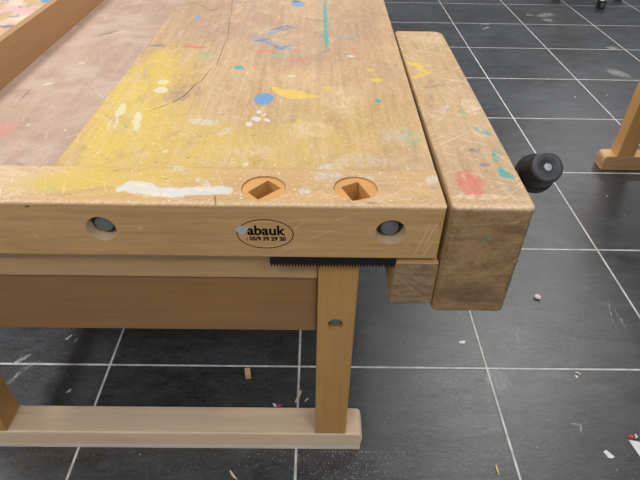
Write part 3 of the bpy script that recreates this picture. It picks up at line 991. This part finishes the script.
# ------------------------------------------------------------------ bits lying on the floor
def flake(name, pts, mat, label, cat, th=.0012, curl=0., group=None, z0=.0003):
    cx = sum(p[0] for p in pts) / len(pts)
    cy = sum(p[1] for p in pts) / len(pts)
    bm = prism([(p[0], p[1]) for p in pts], z0, z0 + th, 'z')
    bmesh.ops.triangulate(bm, faces=[f for f in bm.faces if len(f.verts) > 4])
    if curl:
        bmesh.ops.subdivide_edges(bm, edges=bm.edges, cuts=2)
        for v in bm.verts:
            v.co.z += curl * ((v.co.x - cx) ** 2 + (v.co.y - cy) ** 2) / .0004
    o = link(name, bm, mat, None, (cx, cy, 0))
    return tag(o, label, cat, group)


def blob(cx, cy, rx, ry, a, n=9, jit=.25):
    out = []
    for i in range(n):
        t = 2 * PI * i / n
        k = 1 + rnd.uniform(-jit, jit)
        x, y = rx * k * math.cos(t), ry * k * math.sin(t)
        out.append((cx + x * math.cos(a) - y * math.sin(a), cy + x * math.sin(a) + y * math.cos(a)))
    return out


def sliver(name, path, w, mat, label, cat='wood shaving', th=.0016, taper=True, lift=.002):
    """thin curled strip following a path of floor points"""
    bm = bmesh.new()
    n = len(path)
    rows = []
    for i, (x, y) in enumerate(path):
        a = Vector(path[min(i + 1, n - 1)]) - Vector(path[max(i - 1, 0)])
        a.normalize()
        t = i / (n - 1)
        ww = w * (.25 + .75 * math.sin(PI * min(1, t * .9 + .08)) if taper else 1)
        z = .0004 + lift * math.sin(PI * t)
        nx, ny = -a.y * ww, a.x * ww
        rows.append([bm.verts.new(c) for c in ((x + nx, y + ny, z), (x - nx, y - ny, z), (x - nx, y - ny, z + th), (x + nx, y + ny, z + th))])
    for A, B in zip(rows, rows[1:]):
        for k in range(4):
            m = (k + 1) % 4
            bm.faces.new((A[k], A[m], B[m], B[k]))
    bm.faces.new(rows[0])
    bm.faces.new(rows[-1])
    cx, cy = path[n // 2]
    return tag(link(name, bm, mat, None, (cx, cy, 0), bevel=0), label, cat)


# small wood offcut under the bench
bm = box(-.0085, .0085, -.014, .014, 0, .021)
bmesh.ops.rotate(bm, verts=bm.verts, cent=(0, 0, 0), matrix=Matrix.Rotation(.22, 3, 'Z'))
bmesh.ops.translate(bm, verts=bm.verts, vec=(-.1590, -.036, 0))
tag(link('wood_offcut', bm, M_BLOCK, None, (-.159, -.036, 0), bevel=.0012), 'small wooden block offcut on the dark tiles under the bench', 'wood offcut')

flake('paper_scrap', [(.530, .101), (.545, .098), (.553, .102), (.5515, .112), (.543, .1095), (.534, .108)], M_PAPER, 'small white paper scrap on the tile below the vise jaw', 'paper scrap', .003, .0)
bm = bmesh.new()
bmesh.ops.create_icosphere(bm, subdivisions=3, radius=1)
for v in bm.verts:
    k = 1 + .35 * math.sin(7 * v.co.x + 3 * v.co.z) * math.cos(6 * v.co.y)
    v.co = Vector((.863 + v.co.x * .0115 * k, .319 + v.co.y * .012 * k, .0062 + max(-.0060, v.co.z * .0062)))
tag(link('crumpled_paper', bm, M_PINKP, None, (.863, .319, 0), smooth=True), 'crumpled pinkish white paper bit on the tile right of the vise jaw', 'paper scrap')
flake('paper_scrap', [(.856, -.282), (.866, -.277), (.881, -.297), (.872, -.302), (.862, -.300)], M_PAPER, 'white paper triangle on the tile in the lower right, left of the largest scrap', 'paper scrap', .001)
flake('paper_scrap', [(.9430, -.2460), (1.000, -.2580), (1.020, -.310), (.985, -.345), (.955, -.312)], M_PAPER, 'largest white paper scrap, cut by the right edge at the lower corner', 'paper scrap', .001)
flake('red_scrap', blob(.955, -.236, .010, .006, .3), M_RED, 'red scrap touching the top of the largest white paper scrap', 'scrap', .003)
flake('paper_curl', [(.9640, -.2340), (.9700, -.2280), (.9720, -.2380), (.9650, -.2430), (.9620, -.2410), (.9680, -.2370)], M_PAPER, 'tiny white paper curl lying on the red scrap at the lower right', 'paper scrap', .0012, 0, None, .0034)
sliver('plastic_sliver', [(.880, -.0130), (.886, -.017), (.892, -.022)], .0022, M_PINKP, 'pink and white sliver just under the pale tile joint at right', 'scrap', .0014, False)
flake('paper_scrap', blob(.8765, -.0290, .0038, .0062, .5, 7, .1), M_PAPER, 'tiny white scrap beside the pink sliver under the tile joint', 'paper scrap', .0014)
sliver('wood_splinter', [(.5445, -.322), (.5440, -.332), (.5440, -.341), (.5452, -.351)], .0024, M_SHAV2, 'yellowish wood splinter near the bottom edge beside the slanting tile joint', 'wood splinter')
sliver('wood_shaving', [(-.1750, -.3440), (-.1690, -.3535), (-.1620, -.3620), (-.1530, -.3680)], .0030, M_SHAV, 'pale curved wood shaving on the tile in front of the bench foot', 'wood shaving')
sliver('wood_shaving', [(-.0075, -.1325), (-.0030, -.1220), (.0035, -.1120), (.0065, -.0980), (.0070, -.0900)], .0026, M_SHAV, 'long bent pale shaving on the joint behind the bench foot', 'wood shaving', .0012, False)
sliver('wood_shaving', [(.0210, -.1290), (.0260, -.1235), (.0310, -.1180)], .0022, M_SHAV, 'short pale shaving between the bent shaving and the bench post', 'wood shaving', .0012, False)
flake('paper_scrap', [(-.0760, -.1380), (-.0690, -.1370), (-.0630, -.1430), (-.0640, -.1500), (-.0700, -.1470)], M_PAPER, 'white scrap against the back of the bench foot, left of the magenta one', 'paper scrap', .002)
flake('magenta_scrap', blob(-.0545, -.1460, .0085, .0048, 0.1), M_MAGENTA, 'magenta scrap against the back of the bench foot', 'scrap', .003)

# grains of sawdust and grit
bm = bmesh.new()
def grain(x, y, s):
    a = rnd.uniform(0, PI)
    vs = []
    for k in range(4):
        t = a + k * PI / 2 + rnd.uniform(-.3, .3)
        vs.append(bm.verts.new((x + s * math.cos(t), y + s * .7 * math.sin(t), .0001)))
    tp = bm.verts.new((x, y, s * .7))
    bm.faces.new(vs)
    for k in range(4):
        bm.faces.new((vs[k], vs[(k + 1) % 4], tp))
for _ in range(420):
    grain(rnd.gauss(.14, .11), min(-.288, rnd.gauss(-.335, .05)), rnd.uniform(.0006, .0018))
for _ in range(160):
    grain(rnd.uniform(.2, 1.05), rnd.uniform(-.40, .45), rnd.uniform(.0005, .0015))
for _ in range(60):
    grain(rnd.uniform(-.65, .2), rnd.uniform(-.42, -.29), rnd.uniform(.0006, .0015))
for _ in range(60):
    grain(rnd.uniform(-.95, -.70), rnd.uniform(-.10, .20), rnd.uniform(.0006, .0018))
for _ in range(70):
    grain(rnd.uniform(.5, 2.3), rnd.uniform(.4, 2.8), rnd.uniform(.0012, .003))
for x, y, s in ((1.2807, 1.2145, .0065), (1.4088, .9958, .0055), (.8712, -.3346, .0022), (.6743, -.2694, .0035), (.5678, .2113, .0035), (.492, .056, .0025),
                (.5390, -.2244, .003), (-.426, -.300, .003), (1.0658, .3747, .0035), (1.6796, 2.1125, .007), (1.8992, 2.1507, .007)):
    grain(x, y, s)
tag(link('sawdust', bm, M_CRUMB), 'pale grains of sawdust and grit scattered over the dark floor tiles', 'sawdust', None, 'stuff')

# drop the helper property again
for o_ in bpy.data.objects:
    if '_o' in o_:
        del o_['_o']

# ------------------------------------------------------------------ light: ceiling lamps, two added front fill lamps and the pale room around
def lamp(x, y, z, sx, sy, power, color=(1, .985, .965)):
    li = bpy.data.lights.new('ceiling_and_fill_lamp', 'AREA')
    li.shape = 'RECTANGLE'
    li.size = sx
    li.size_y = sy
    li.energy = power
    li.color = color
    o = bpy.data.objects.new('ceiling_and_fill_lamp', li)
    COL.objects.link(o)
    o.location = (x, y, z)
    return o
lamp(1.9, 2.2, 3.05, 1.3, .6, 90)
lamp(-1.65, .1, 3.05, .5, 1.3, 75)
lamp(-1.8, 3.2, 3.05, 1.3, .6, 50)
lamp(.2, 1.2, 3.05, 1.3, .6, 40)
lamp(-1.0, -2.2, 3.05, 1.3, .6, 42)  # added fill light for the faces turned to the camera
lamp(1.3, -2.2, 3.05, 1.3, .6, 42)  # second added front fill, same purpose
lamp(3.6, .4, 3.05, .6, 1.3, 45)
lamp(3.4, 5.2, 3.05, 1.3, .6, 70)
lamp(-.4, 5.6, 3.05, 1.3, .6, 60)
w = bpy.data.worlds.new('room_light')
SC.world = w
w.use_nodes = True
bg = w.node_tree.nodes['Background']
bg.inputs[0].default_value = (.80, .88, 1.0, 1)
bg.inputs[1].default_value = .45

# ------------------------------------------------------------------ camera
cam = bpy.data.cameras.new('camera')
co = bpy.data.objects.new('camera', cam)
COL.objects.link(co)
SC.camera = co
cam.sensor_width = 36
cam.lens = 529.75 / 640 * 36
cam.clip_start = .02
p_, r_, y_ = -.6790, -.0202, -.0133
Rz = Matrix.Rotation(y_, 3, 'Z')
Rx = Matrix.Rotation(p_, 3, 'X')
Ry = Matrix.Rotation(r_, 3, 'Y')
MM = Rz @ Rx @ Ry
rot = Matrix((MM @ Vector((1, 0, 0)), MM @ Vector((0, 0, 1)), MM @ Vector((0, -1, 0)))).transposed()
co.matrix_world = Matrix.Translation((.0439, -1.0600, 1.3744)) @ rot.to_4x4()

vs = SC.view_settings
vs.view_transform = 'Standard'
vs.look = 'None'
vs.gamma = 1
vs.use_curve_mapping = False
vs.exposure = -0.70
